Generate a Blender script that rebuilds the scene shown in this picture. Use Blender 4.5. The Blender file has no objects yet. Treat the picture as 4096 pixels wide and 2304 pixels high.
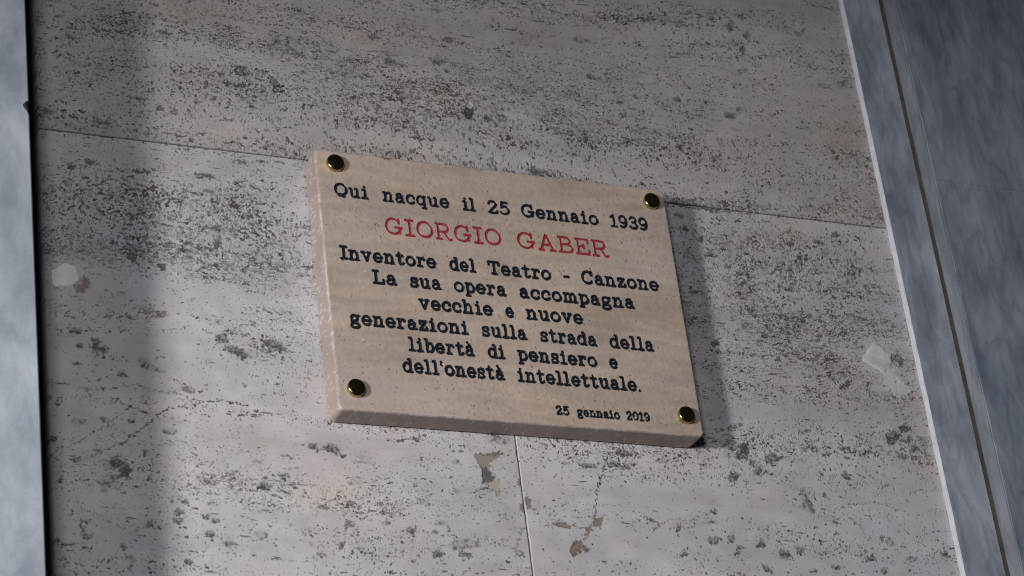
import bpy, math, random
import numpy as np
from mathutils import Matrix, Vector

sc = bpy.context.scene
COL = sc.collection

# ------------------------------------------------------------------ frame of reference
# The wall's own coordinates: x to the right, y up, z out of the wall, metres, the
# plaque's top left corner at the origin.  In the world the wall faces -Y and stands
# with the plaque ZW metres above the pavement.
ZW = 2.9
def world(v):
    v = np.asarray(v, dtype=np.float64)
    out = np.empty_like(v)
    out[..., 0] = v[..., 0]; out[..., 1] = -v[..., 2]; out[..., 2] = v[..., 1] + ZW
    return out
def W3(x, y, z):
    return Vector((x, -z, y + ZW))

# ------------------------------------------------------------------ camera
CAM_POS = np.array([-0.8545827, -1.3129949, 2.06699777])
CAM_ROT = np.array([[0.90753019, -0.11801426, 0.40306525],
                    [-0.09025448, 0.88248540, 0.46159902],
                    [-0.41017447, -0.45529349, 0.79023082]])
FOCAL_PX = 10120.69
cam = bpy.data.cameras.new('camera')
cam.sensor_width = 36.0
cam.lens = 36.0 * FOCAL_PX / 4096.0
cam.clip_start = 0.05
cam.clip_end = 200.0
cam_ob = bpy.data.objects.new('camera', cam)
COL.objects.link(cam_ob)
B3 = np.array([[1, 0, 0], [0, 0, -1], [0, 1, 0]], dtype=float)
rw = B3 @ CAM_ROT.T
m = Matrix([list(rw[0]) + [0], list(rw[1]) + [0], list(rw[2]) + [0], [0, 0, 0, 1]])
m.translation = W3(*CAM_POS)
cam_ob.matrix_world = m
cam.dof.use_dof = True
cam.dof.focus_distance = 2.62
cam.dof.aperture_fstop = 11.0
sc.camera = cam_ob

# ------------------------------------------------------------------ light
world_data = bpy.data.worlds.new('World')
sc.world = world_data
world_data.use_nodes = True
bg = world_data.node_tree.nodes['Background']
bg.inputs['Color'].default_value = (0.62, 0.70, 1.0, 1)
bg.inputs['Strength'].default_value = 0.016

def aim(ob, pos, target):
    ob.location = pos
    ob.rotation_euler = (target - pos).to_track_quat('-Z', 'Y').to_euler()

ld = bpy.data.lights.new('key_lamp', 'SPOT')
ld.energy = 370
ld.color = (1.0, 0.972, 0.955)
ld.shadow_soft_size = 0.15
ld.spot_size = math.radians(31)
ld.spot_blend = 1.0
key = bpy.data.objects.new('key_lamp', ld); COL.objects.link(key)
KD = np.array([-0.858, -0.135, 0.50]); KD /= np.linalg.norm(KD)
aim(key, W3(*(np.array([0.2, -0.15, 0.03]) + KD * 3.0)), W3(0.18, -0.38, 0))

fd = bpy.data.lights.new('fill_lamp', 'AREA')
fd.energy = 33
fd.color = (0.97, 0.93, 0.985)
fd.shape = 'ELLIPSE'
fd.size = 0.55; fd.size_y = 0.55
fill = bpy.data.objects.new('fill_lamp', fd); COL.objects.link(fill)
FD = np.array([-0.50, -0.10, 0.86]); FD /= np.linalg.norm(FD)
aim(fill, W3(*(np.array([0.2, -0.25, 0.0]) + FD * 3.0)), W3(0.2, -0.3, 0))

sc.cycles.filter_width = 1.15
sc.view_settings.view_transform = 'Standard'
sc.view_settings.look = 'None'
sc.view_settings.exposure = 0
sc.view_settings.gamma = 1
sc.view_settings.use_curve_mapping = False

# ------------------------------------------------------------------ helpers
def tag(o, label=None, cat=None, group=None, kind=None):
    if label: o['label'] = label
    if cat: o['category'] = cat
    if group: o['group'] = group
    if kind: o['kind'] = kind
    return o

def empty(name, x, y, z):
    o = bpy.data.objects.new(name, None)
    o.empty_display_size = 0.05
    COL.objects.link(o)
    o.location = W3(x, y, z)
    return o

def mesh_object(name, verts, faces, mat, parent=None, colour=None, smooth=True):
    """verts in wall coordinates (N,3); faces an (M,4) array, -1 in the last slot for a triangle, or a list of lists."""
    w = world(verts)
    if parent is not None:
        w = w - np.array(parent['origin'])
    me = bpy.data.meshes.new(name)
    if isinstance(faces, np.ndarray):
        n = len(w); k = len(faces)
        me.vertices.add(n)
        me.vertices.foreach_set('co', np.ascontiguousarray(w, dtype=np.float32).ravel())
        per = faces.shape[1]
        me.loops.add(k * per)
        me.loops.foreach_set('vertex_index', np.ascontiguousarray(faces, dtype=np.int32).ravel())
        me.polygons.add(k)
        me.polygons.foreach_set('loop_start', np.arange(0, k * per, per, dtype=np.int32))
        me.update(calc_edges=True)
        me.validate()
    else:
        me.from_pydata([tuple(v) for v in w], [], faces)
        me.update()
    if smooth:
        me.polygons.foreach_set('use_smooth', np.ones(len(me.polygons), dtype=bool))
    if colour is not None:
        at = me.color_attributes.new('stone_colour', 'FLOAT_COLOR', 'POINT')
        c = np.ones((len(w), 4), dtype=np.float32); c[:, :3] = colour
        at.data.foreach_set('color', c.ravel())
    o = bpy.data.objects.new(name, me)
    COL.objects.link(o)
    me.materials.append(mat)
    if parent is not None:
        o.parent = parent
    return o

def thing(name, x, y, z, label, cat, **k):
    o = empty(name, x, y, z)
    o['origin'] = [x, -z, y + ZW]
    return tag(o, label, cat, **k)

def smoothstep(a, b, x):
    t = np.clip((x - a) / (b - a), 0, 1)
    return t * t * (3 - 2 * t)

def gauss_field(shape, step, sx, sy, seed):
    """Gaussian random field with unit deviation; sx, sy are its grain in metres."""
    ny, nx = shape
    py = int(2 ** math.ceil(math.log2(ny * 1.03))) if ny > 64 else ny * 2
    px = int(2 ** math.ceil(math.log2(nx * 1.03))) if nx > 64 else nx * 2
    if py > ny * 1.35: py = int(math.ceil(ny * 1.1 / 60) * 60)
    if px > nx * 1.35: px = int(math.ceil(nx * 1.1 / 60) * 60)
    rng = np.random.default_rng(seed)
    n = rng.standard_normal((py, px)).astype(np.float32)
    F = np.fft.rfft2(n)
    fy = np.fft.fftfreq(py, step)[:, None]; fx = np.fft.rfftfreq(px, step)[None, :]
    F *= np.exp(-2 * math.pi ** 2 * ((fx * sx) ** 2 + (fy * sy) ** 2))
    r = np.fft.irfft2(F, s=(py, px))[:ny, :nx]
    return ((r - r.mean()) / r.std()).astype(np.float32)

def warp(field, step, dx, dy):
    ny, nx = field.shape
    jj, ii = np.meshgrid(np.arange(nx), np.arange(ny))
    x = np.abs(jj + dx / step); y = np.abs(ii + dy / step)
    x = np.where(x > nx - 1.001, 2 * (nx - 1.001) - x, x); y = np.where(y > ny - 1.001, 2 * (ny - 1.001) - y, y)
    x = np.clip(x, 0, nx - 1.001); y = np.clip(y, 0, ny - 1.001)
    x0 = x.astype(int); y0 = y.astype(int); fx = x - x0; fy = y - y0
    x1 = np.minimum(x0 + 1, nx - 1); y1 = np.minimum(y0 + 1, ny - 1)
    return (field[y0, x0] * (1 - fx) * (1 - fy) + field[y0, x1] * fx * (1 - fy)
            + field[y1, x0] * (1 - fx) * fy + field[y1, x1] * fx * fy)

def wall_point(px, py, z=0.0, scale=1.5901):
    """Where a point seen in the photograph lies on the plane z of the wall (metres)."""
    d = CAM_ROT.T @ np.array([(px * scale - 2048) / FOCAL_PX, -(py * scale - 1152) / FOCAL_PX, -1.0])
    s = (z - CAM_POS[2]) / d[2]
    return (CAM_POS + s * d)[:2]

# ------------------------------------------------------------------ materials
def new_mat(name):
    mt = bpy.data.materials.new(name); mt.use_nodes = True
    nt = mt.node_tree
    return mt, nt, nt.nodes['Principled BSDF']

def node(nt, kind, **inp):
    n = nt.nodes.new(kind)
    for k, v in inp.items():
        n.inputs[k.replace('_', ' ')].default_value = v
    return n

def stone_mat(name, rough=0.55, bump=0.25, grain=900.0, amount=0.10):
    """Honed stone: the colour built into the mesh, with mineral grain and fine roughness on top."""
    mt, nt, bs = new_mat(name)
    L = nt.links.new
    at = nt.nodes.new('ShaderNodeAttribute'); at.attribute_name = 'stone_colour'
    tc = nt.nodes.new('ShaderNodeTexCoord')
    n1 = node(nt, 'ShaderNodeTexNoise', Scale=grain, Detail=3.0, Roughness=0.65)
    L(tc.outputs['Object'], n1.inputs['Vector'])
    mr = nt.nodes.new('ShaderNodeMapRange')
    mr.inputs['From Min'].default_value = 0.25; mr.inputs['From Max'].default_value = 0.75
    mr.inputs['To Min'].default_value = 1 - amount; mr.inputs['To Max'].default_value = 1 + amount
    L(n1.outputs['Fac'], mr.inputs['Value'])
    mx = nt.nodes.new('ShaderNodeMix'); mx.data_type = 'RGBA'; mx.blend_type = 'MULTIPLY'
    mx.inputs['Factor'].default_value = 1.0
    L(at.outputs['Color'], mx.inputs['A']); L(mr.outputs['Result'], mx.inputs['B'])
    L(mx.outputs['Result'], bs.inputs['Base Color'])
    bp = nt.nodes.new('ShaderNodeBump'); bp.inputs['Strength'].default_value = bump
    bp.inputs['Distance'].default_value = 0.0004
    L(n1.outputs['Fac'], bp.inputs['Height']); L(bp.outputs['Normal'], bs.inputs['Normal'])
    bs.inputs['Roughness'].default_value = rough
    bs.inputs['Specular IOR Level'].default_value = 0.35
    return mt

def plain_mat(name, col, rough=0.6, metallic=0.0, vary=0.15, scale=120.0, bump=0.2, spec=0.4, dist=0.0006):
    mt, nt, bs = new_mat(name)
    L = nt.links.new
    tc = nt.nodes.new('ShaderNodeTexCoord')
    n1 = node(nt, 'ShaderNodeTexNoise', Scale=scale, Detail=5.0, Roughness=0.6)
    L(tc.outputs['Object'], n1.inputs['Vector'])
    cr = nt.nodes.new('ShaderNodeValToRGB')
    cr.color_ramp.elements[0].position = 0.3; cr.color_ramp.elements[1].position = 0.7
    cr.color_ramp.elements[0].color = tuple(c * (1 - vary) for c in col) + (1,)
    cr.color_ramp.elements[1].color = tuple(min(1, c * (1 + vary)) for c in col) + (1,)
    L(n1.outputs['Fac'], cr.inputs['Fac']); L(cr.outputs['Color'], bs.inputs['Base Color'])
    bp = nt.nodes.new('ShaderNodeBump'); bp.inputs['Strength'].default_value = bump
    bp.inputs['Distance'].default_value = dist
    L(n1.outputs['Fac'], bp.inputs['Height']); L(bp.outputs['Normal'], bs.inputs['Normal'])
    bs.inputs['Roughness'].default_value = rough
    bs.inputs['Metallic'].default_value = metallic
    bs.inputs['Specular IOR Level'].default_value = spec
    return mt

def marble_mat(name, dark, light, sx=60.0, sz=9.0, contrast=(0.32, 0.70), patch=5.0, rough=0.5, seed=0.0, tilt=0.0, vein=0.80):
    """Grey-blue veined marble, the veins running mostly along the height of the slab."""
    mt, nt, bs = new_mat(name)
    L = nt.links.new
    tc = nt.nodes.new('ShaderNodeTexCoord')
    mp = nt.nodes.new('ShaderNodeMapping')
    mp.inputs['Scale'].default_value = (sx, sx, sz); mp.inputs['Location'].default_value = (seed, seed, seed)
    mp.inputs['Rotation'].default_value = (0, tilt, 0)
    L(tc.outputs['Object'], mp.inputs['Vector'])
    n1 = node(nt, 'ShaderNodeTexNoise', Scale=1.0, Detail=8.0, Roughness=0.66, Distortion=0.25)
    L(mp.outputs['Vector'], n1.inputs['Vector'])
    mp2 = nt.nodes.new('ShaderNodeMapping')
    mp2.inputs['Scale'].default_value = (patch * 1.6, patch * 1.6, patch * 0.8); mp2.inputs['Location'].default_value = (seed + 3, 0, seed)
    L(tc.outputs['Object'], mp2.inputs['Vector'])
    n2 = node(nt, 'ShaderNodeTexNoise', Scale=1.0, Detail=6.0, Roughness=0.6, Distortion=0.5)
    L(mp2.outputs['Vector'], n2.inputs['Vector'])
    n3 = node(nt, 'ShaderNodeTexNoise', Scale=420.0, Detail=5.0, Roughness=0.7)
    L(tc.outputs['Object'], n3.inputs['Vector'])
    a = nt.nodes.new('ShaderNodeMath'); a.operation = 'MULTIPLY_ADD'
    L(n1.outputs['Fac'], a.inputs[0]); a.inputs[1].default_value = 0.32
    b = nt.nodes.new('ShaderNodeMath'); b.operation = 'MULTIPLY_ADD'
    L(n2.outputs['Fac'], b.inputs[0]); b.inputs[1].default_value = 0.54
    c = nt.nodes.new('ShaderNodeMath'); c.operation = 'MULTIPLY'
    L(n3.outputs['Fac'], c.inputs[0]); c.inputs[1].default_value = 0.14
    L(c.outputs[0], b.inputs[2]); L(b.outputs[0], a.inputs[2])
    cr = nt.nodes.new('ShaderNodeValToRGB')
    e = cr.color_ramp.elements
    e[0].position = contrast[0]; e[1].position = contrast[1]
    e[0].color = tuple(dark) + (1,); e[1].color = tuple(light) + (1,)
    L(a.outputs[0], cr.inputs['Fac']); L(cr.outputs['Color'], bs.inputs['Base Color'])
    # thin dark veins
    mp4 = nt.nodes.new('ShaderNodeMapping')
    mp4.inputs['Scale'].default_value = (sx * 0.6, sx * 0.6, sz * 0.7); mp4.inputs['Location'].default_value = (seed * 2, 1, seed)
    mp4.inputs['Rotation'].default_value = (0, tilt + 0.12, 0)
    L(tc.outputs['Object'], mp4.inputs['Vector'])
    n4 = node(nt, 'ShaderNodeTexNoise', Scale=1.0, Detail=4.0, Roughness=0.55, Distortion=0.35)
    L(mp4.outputs['Vector'], n4.inputs['Vector'])
    v1 = nt.nodes.new('ShaderNodeMath'); v1.operation = 'SUBTRACT'; L(n4.outputs['Fac'], v1.inputs[0]); v1.inputs[1].default_value = 0.5
    v2 = nt.nodes.new('ShaderNodeMath'); v2.operation = 'ABSOLUTE'; L(v1.outputs[0], v2.inputs[0])
    v3 = nt.nodes.new('ShaderNodeMapRange'); L(v2.outputs[0], v3.inputs['Value'])
    v3.inputs['From Min'].default_value = 0.0; v3.inputs['From Max'].default_value = 0.07
    v3.inputs['To Min'].default_value = vein; v3.inputs['To Max'].default_value = 1.0
    mv = nt.nodes.new('ShaderNodeMix'); mv.data_type = 'RGBA'; mv.blend_type = 'MULTIPLY'; mv.inputs['Factor'].default_value = 1.0
    L(cr.outputs['Color'], mv.inputs['A']); L(v3.outputs['Result'], mv.inputs['B'])
    L(mv.outputs['Result'], bs.inputs['Base Color'])
    bp = nt.nodes.new('ShaderNodeBump'); bp.inputs['Strength'].default_value = 0.12
    bp.inputs['Distance'].default_value = 0.0005
    L(n3.outputs['Fac'], bp.inputs['Height']); L(bp.outputs['Normal'], bs.inputs['Normal'])
    bs.inputs['Roughness'].default_value = rough
    bs.inputs['Specular IOR Level'].default_value = 0.3
    return mt

M_TRAV = stone_mat('travertine', 0.6, 0.12, 1100.0, 0.14)
M_PLAQ = stone_mat('plaque_travertine', 0.5, 0.18, 1500.0, 0.07)
M_DARK = plain_mat('dark_mortar', (0.035, 0.033, 0.032), 0.9, vary=0.3)  # near-black mortar colour, used for the bed, joint and nick
M_BACK = plain_mat('cement_bed', (0.10, 0.095, 0.09), 0.9, vary=0.3)
M_PATCH = plain_mat('white_plaster_shaded', (0.60, 0.595, 0.61), 0.8, vary=0.14, scale=70, bump=0.4, dist=0.001)  # left dab lies in shade, so its plaster colour is brightened
M_PATCH_LIT = plain_mat('soiled_plaster_lit', (0.47, 0.465, 0.475), 0.8, vary=0.22, scale=90, bump=0.4, dist=0.001)  # same plaster, soiled, in a darker tone for the dab in full light
M_BEAD = plain_mat('white_marble_arris', (0.46, 0.47, 0.50), 0.55, vary=0.10, scale=60)
M_GROUT = plain_mat('brown_grout', (0.062, 0.052, 0.040), 0.85, vary=0.35, scale=70)
M_PIER = marble_mat('pale_blue_marble', (0.200, 0.232, 0.268), (0.350, 0.385, 0.430), 26, 13, (0.41, 0.60), 11.0, 0.5, 2.0, 0.5, 0.92)
M_SLAB = marble_mat('grey_blue_marble', (0.165, 0.195, 0.235), (0.335, 0.365, 0.410), 60, 13, (0.41, 0.60), 8.0, 0.5, 7.0)
M_UPPER = marble_mat('dark_slate_marble', (0.085, 0.104, 0.138), (0.205, 0.225, 0.260), 75, 13, (0.41, 0.60), 6.0, 0.5, 1.0)
M_LOWER = marble_mat('blue_slate_marble', (0.108, 0.135, 0.176), (0.240, 0.274, 0.325), 60, 14, (0.40, 0.61), 7.0, 0.5, 5.0)
M_SAWN = marble_mat('sawn_grey_marble', (0.125, 0.140, 0.162), (0.215, 0.23, 0.26), 70, 13, (0.41, 0.60), 5.0, 0.6, 9.0)
M_INK = plain_mat('black_enamel', (0.010, 0.013, 0.019), 0.28, vary=0.4, scale=300, bump=0.5, spec=0.5, dist=0.0008)
M_RED = plain_mat('red_enamel', (0.25, 0.026, 0.034), 0.42, vary=0.35, scale=300, bump=0.4, spec=0.45, dist=0.0006)
M_BRASS = plain_mat('polished_brass', (0.50, 0.39, 0.15), 0.16, metallic=1.0, vary=0.06, scale=200, bump=0.02)

# ------------------------------------------------------------------ travertine cladding
STEP = 0.0005
X_L, X_R = -0.2745, 0.7030
Y_J = 0.0045
X_V = 0.1997

class Slab:
    """One travertine slab as a fine grid: colour and depth of every pit, vein and filler."""
    def __init__(s, x0, x1, y0, y1, seed):
        s.nx = int(round((x1 - x0) / STEP)) + 1; s.ny = int(round((y1 - y0) / STEP)) + 1
        s.xs = np.linspace(x0, x1, s.nx); s.ys = np.linspace(y0, y1, s.ny)
        s.X, s.Y = np.meshgrid(s.xs, s.ys)
        s.seed = seed; s.shape = s.X.shape
        s.rough = s.g(0.0011, 0.0011, 900)
        s.grain = s.g(0.0009, 0.0007, 901)
    def g(s, sx, sy, k):
        return gauss_field(s.shape, STEP, sx, sy, s.seed * 1000 + k)
    def density(s, blobs):
        """Broad map of how pitted the stone is; blobs are (x, y, rx, ry, amount) as seen in the photograph."""
        D = np.zeros(s.shape, np.float32)
        for bx, by, rx, ry, am in blobs:
            c = wall_point(bx, by); ex = wall_point(bx + rx, by); ey = wall_point(bx, by + ry)
            ax = abs(ex[0] - c[0]); ay = abs(ey[1] - c[1])
            yy = s.Y - c[1] + 0.03 * (s.X - c[0])
            D += am * np.exp(-((s.X - c[0]) / ax) ** 2 - (yy / ay) ** 2)
        return D
    def window(s, pts, r):
        p = np.asarray(pts)
        i0 = np.searchsorted(s.ys, p[:, 1].min() - r); i1 = np.searchsorted(s.ys, p[:, 1].max() + r)
        j0 = np.searchsorted(s.xs, p[:, 0].min() - r); j1 = np.searchsorted(s.xs, p[:, 0].max() + r)
        return slice(i0, i1), slice(j0, j1)
    def paint(s, w, mask, colour, depth=0.0):
        mk = mask[..., None]
        s.C[w] = s.C[w] * (1 - mk) + np.asarray(colour, np.float32) * mk
        s.Z[w] -= 0.4 * depth * mask
    def line(s, pts, width, colour, strength=0.8, depth=0.0008, broken=0.5):
        pts = [wall_point(*p) for p in pts]
        w = s.window(pts, width * 3 + 0.004)
        X, Y = s.X[w], s.Y[w]
        if X.size == 0: return
        gx = s.rough[w] * 0.0009; gy = s.grain[w] * 0.0009
        d = np.full(X.shape, 9.0)
        for a, b in zip(pts[:-1], pts[1:]):
            e = b - a; t = np.clip(((X - a[0]) * e[0] + (Y - a[1]) * e[1]) / (e @ e), 0, 1)
            d = np.minimum(d, np.hypot(X + gx - a[0] - t * e[0], Y + gy - a[1] - t * e[1]))
        k = (1 - smoothstep(width * 0.5, width * 0.5 + STEP, d)) * strength
        k = k * (1 - broken + broken * smoothstep(-0.6, 0.6, s.mid[w]))
        s.paint(w, k, colour, depth)
    def poly(s, pts, colour, strength=0.9, depth=0.0006, soft=0.0008, ragged=0.0009, grainy=0.0):
        pts = np.array([wall_point(*p) for p in pts])
        w = s.window(pts, 0.005)
        X, Y = s.X[w] + s.rough[w] * ragged, s.Y[w] + s.grain[w] * ragged
        if X.size == 0: return
        inside = np.zeros(X.shape, bool); d = np.full(X.shape, 9.0)
        for a, b in zip(pts, np.roll(pts, -1, 0)):
            e = b - a
            c = ((a[1] > Y) != (b[1] > Y)) & (X < (b[0] - a[0]) * (Y - a[1]) / (b[1] - a[1] + 1e-12) + a[0])
            inside ^= c
            t = np.clip(((X - a[0]) * e[0] + (Y - a[1]) * e[1]) / (e @ e + 1e-15), 0, 1)
            d = np.minimum(d, np.hypot(X - a[0] - t * e[0], Y - a[1] - t * e[1]))
        sd = np.where(inside, -d, d)
        k = (1 - smoothstep(-soft, soft, sd)) * strength
        if grainy: k = k * (1 - grainy + grainy * smoothstep(-0.7, 0.7, s.grain[w]))
        s.paint(w, k, colour, depth)
        if soft > 0.002: return
        rim = np.exp(-(sd / 0.0009) ** 2) * 0.35 * strength
        s.paint(w, rim, (0.07, 0.065, 0.06))
    def blob(s, px, py, rx, ry, colour=(0.06, 0.06, 0.063), strength=0.85, depth=0.0014, grainy=0.3, ang=0.0):
        n = 14
        rng = random.Random(int(px * 7 + py))
        pts = []
        for i in range(n):
            a = 2 * math.pi * i / n; q = rng.uniform(0.7, 1.2)
            x, y = rx * math.cos(a) * q, ry * math.sin(a) * q
            pts.append((px + x * math.cos(ang) - y * math.sin(ang), py + x * math.sin(ang) + y * math.cos(ang)))
        s.poly(pts, colour, strength, depth, 0.0009, 0.0011, grainy)
    def build_pits(s, base, fine, medium, strings, blotch, pale=0.0):
        """fine / medium / strings / blotch are density maps of the four kinds of pit."""
        X, Y = s.X, s.Y
        dy = 0.010 * s.g(0.13, 0.06, 1) + 0.0011 * s.g(0.02, 0.012, 2) + 0.05 * X * 0
        dx = 0.003 * s.g(0.05, 0.02, 3)
        s.mid = s.g(0.006, 0.0035, 4)
        band = warp(s.g(0.30, 0.0085, 5), STEP, dx * 0, dy)
        band2 = warp(s.g(0.12, 0.0032, 6), STEP, dx, dy)
        cloud = s.g(0.05, 0.02, 7)
        clus = s.g(0.011, 0.007, 20)
        s.band = band
        fine = np.clip(fine + 0.08 + 0.15 * band + 0.12 * band2 + 0.08 * cloud + 0.09 * clus, 0, 1.3)
        n1 = warp(0.86 * s.g(0.00060, 0.00044, 8) + 0.51 * s.g(0.0015, 0.0007, 22), STEP, dx, dy)
        n1b = warp(s.g(0.00036, 0.00056, 9), STEP, dx, dy)
        n1c = s.g(0.00075, 0.00062, 21)
        p1 = smoothstep(0.0, 0.30, n1 - (2.20 - 1.72 * fine))
        p1b = smoothstep(0.0, 0.4, n1b - (2.15 - 1.75 * fine)) * 0.80
        # little hooks and rings: the rims of filled pores
        hook = np.exp(-((n1c - (1.75 - 0.6 * fine)) / 0.16) ** 2) * smoothstep(-0.4, 0.4, s.grain) * smoothstep(0.15, 0.6, fine)
        n2 = warp(s.g(0.0021, 0.00115, 10), STEP, dx, dy)
        med = np.clip(medium + 0.14 * band + 0.14 * clus, 0, 1.3)
        p2 = smoothstep(0.0, 0.35, n2 - (3.1 - 1.30 * med))
        p2 *= 0.62 + 0.38 * smoothstep(-0.5, 0.5, s.grain)
        n3 = warp(s.g(0.0052, 0.00048, 11), STEP, dx, dy)
        st = np.clip(strings + 0.10 + 0.22 * band2, 0, 1.3)
        p3 = smoothstep(0.0, 0.4, n3 - (2.75 - 1.35 * st)) * smoothstep(-0.7, 0.2, s.rough)
        n4 = warp(s.g(0.0062, 0.0036, 12), STEP, dx, dy)
        p4 = smoothstep(0.0, 0.6, n4 - (2.75 - 1.5 * np.clip(blotch + 0.12 * band, 0, 1.2)))
        p4 *= 0.28 + 0.72 * smoothstep(-0.2, 0.9, s.g(0.0010, 0.0011, 13))
        strength = np.clip(0.76 + 0.13 * s.g(0.012, 0.008, 14) + 0.17 * s.g(0.0022, 0.0016, 23), 0.28, 0.97)
        pit = np.maximum.reduce([p1 * strength, p1b * strength * 0.8, hook * strength * 0.85, p2 * 0.95, p3 * 0.85])
        # bare stone: faint bedding, warm and cool clouds
        tone = 1 + 0.045 * band + 0.025 * band2 + 0.05 * cloud + 0.03 * s.mid
        tone *= 1 - 0.16 * np.clip(fine, 0, 1)
        warm = 0.014 * s.g(0.07, 0.03, 15) + 0.012 * s.g(0.012, 0.008, 16)
        C = np.empty(s.shape + (3,), np.float32)
        C[..., 0] = base[0] * tone * (1 + warm); C[..., 1] = base[1] * tone * (1 + 0.1 * warm); C[..., 2] = base[2] * tone * (1 - 1.1 * warm)
        rust = (np.clip(s.g(0.022, 0.008, 17) - 1.2, 0, 1.2) * (0.5 + 0.5 * smoothstep(-1, 1, s.grain)) * 0.22)[..., None]
        C *= 1 - rust * np.array([0.07, 0.17, 0.30], np.float32)
        dirt = np.empty_like(C)
        dw = 0.5 + 0.3 * s.g(0.03, 0.02, 18)
        dirt[..., 0] = 0.050 + 0.016 * dw; dirt[..., 1] = 0.044 + 0.011 * dw; dirt[..., 2] = 0.042
        k4 = (p4 * 0.78)[..., None]
        C = C * (1 - k4) + np.array([0.112, 0.101, 0.094], np.float32) * k4
        k = pit[..., None]
        s.C = C * (1 - k) + dirt * k
        # pale glints of light painted into the colour of a few pits
        glint = (smoothstep(0.5, 0.9, p2) * smoothstep(1.1, 1.5, s.rough))[..., None] * 0.6
        s.C = s.C * (1 - glint) + np.array([0.5, 0.5, 0.5], np.float32) * glint
        s.Z = -0.00030 * p1 * strength - 0.00015 * p1b - 0.0007 * p2 - 0.0003 * p3 - 0.00012 * p4 + 0.00008 * s.g(0.02, 0.02, 19)
        s.Z = s.Z.astype(np.float64)
    def finish(s, parent, label, edges):
        """edges: which sides meet another slab in an open hairline joint."""
        n = 0.00055
        for side in 'LRBT':
            dist = {'L': s.X - s.xs[0], 'R': s.xs[-1] - s.X, 'B': s.Y - s.ys[0], 'T': s.ys[-1] - s.Y}[side]
            if side in edges:
                chip = (np.clip(s.mid - 0.9, 0, 1.3) * 0.0016 + np.clip(s.rough - 1.0, 0, 1) * 0.0008) * (0.3 if side in 'LR' else 0.7) + (0.00003 if side in 'LR' else 0.00008)
                k = 1 - smoothstep(chip, chip + 0.0006, dist)
                s.Z -= 0.0022 * k
                kk = (k * 0.75)[..., None]
                s.C = s.C * (1 - kk) + np.array([0.06, 0.056, 0.05], np.float32) * kk
        V = np.stack([s.X, s.Y, s.Z], -1).reshape(-1, 3)
        C = s.C.reshape(-1, 3)
        idx = np.arange(s.ny * s.nx).reshape(s.ny, s.nx)
        F = np.stack([idx[:-1, :-1], idx[:-1, 1:], idx[1:, 1:], idx[1:, :-1]], -1).reshape(-1, 4)
        # the slab's cut sides, 20 mm deep
        ring = np.concatenate([idx[0, :-1], idx[:-1, -1], idx[-1, :0:-1], idx[:0:-1, 0]])
        b0 = len(V)
        RV = V[ring].copy(); RV[:, 2] = -0.020
        V = np.concatenate([V, RV]); C = np.concatenate([C, np.full((len(ring), 3), 0.16, np.float32)])
        r2 = np.roll(ring, -1); k = np.arange(len(ring)) + b0; k2 = np.roll(k, -1)
        F = np.concatenate([F, np.stack([ring, k, k2, r2], -1)])
        o = mesh_object('stone_slab', V, F, M_TRAV, parent, C)
        o['label'] = label
        return o

wall = thing('travertine_wall', 0.2, -0.6, 0.0,
             'pitted pale grey travertine wall of three slabs with thin joints behind the plaque', 'wall')

def D0(s, v): return np.full(s.shape, v, np.float32)
DK = (0.055, 0.055, 0.058)

# ---- upper slab: dense fine pits in wavy beds
up = Slab(X_L, X_R, Y_J + 0.0003, 0.440, 11)
fd_ = D0(up, 0.70) + up.density([
    (520, 125, 170, 22, -0.42), (620, 340, 230, 34, -0.40), (1100, 372, 420, 30, -0.40), (300, 300, 240, 34, -0.16),
    (1500, 440, 260, 34, -0.28), (2000, 520, 160, 30, -0.22), (1000, 200, 420, 70, 0.12), (1250, 190, 300, 60, 0.10),
    (2000, 150, 230, 190, -0.24), (1750, 60, 200, 70, -0.10), (700, 60, 330, 50, 0.08), (1280, 30, 200, 30, -0.18), (1600, 330, 300, 50, 0.08)])
md_ = D0(up, 0.50) + up.density([(700, 215, 330, 60, 0.22), (1180, 270, 350, 60, 0.24), (200, 180, 120, 80, 0.1), (2000, 120, 250, 150, -0.25),
                                (1840, 290, 80, 30, 0.2), (620, 340, 260, 30, -0.2), (1250, 390, 400, 25, -0.2)])
st_ = D0(up, 0.46) + up.density([(400, 95, 300, 40, 0.22), (250, 280, 200, 40, 0.25), (1000, 120, 500, 60, 0.1), (1900, 400, 300, 60, 0.15)])
bl_ = D0(up, 0.30) + up.density([(1850, 110, 260, 120, 0.42), (2080, 260, 120, 120, 0.25), (1480, 100, 160, 80, 0.22)])
up.build_pits((0.385, 0.368, 0.362), fd_, md_, st_, bl_)
for x, y, rx, ry in [(1838, 290, 15, 8), (1838, 66, 9, 13), (1868, 126, 8, 13), (1878, 90, 8, 8), (1130, 100, 16, 6), (1100, 155, 14, 6),
                     (615, 172, 14, 6), (690, 205, 9, 8), (560, 185, 9, 5), (1485, 190, 12, 7), (1705, 250, 9, 6), (1560, 255, 12, 5),
                     (985, 155, 16, 6), (410, 80, 18, 5), (250, 75, 16, 5), (180, 92, 18, 4), (350, 247, 20, 5), (405, 272, 12, 6), (260, 308, 30, 5),
                     (700, 102, 12, 5), (1350, 430, 26, 6), (1570, 290, 10, 5), (1010, 250, 10, 7), (1230, 300, 9, 6), (940, 92, 14, 6)]:
    up.blob(x, y, rx, ry, DK, 0.8, 0.0016, 0.35, 0.12)
up.blob(1183, 278, 13, 20, (0.045, 0.045, 0.047), 0.95, 0.0035, 0.15)
up.blob(1183, 262, 8, 9, (0.42, 0.42, 0.43), 0.9, -0.0012, 0.3)
up.line([(1030, 343), (1060, 348), (1092, 352)], 0.0022, (0.07, 0.06, 0.048), 0.9, 0.0012, 0.1)
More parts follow.
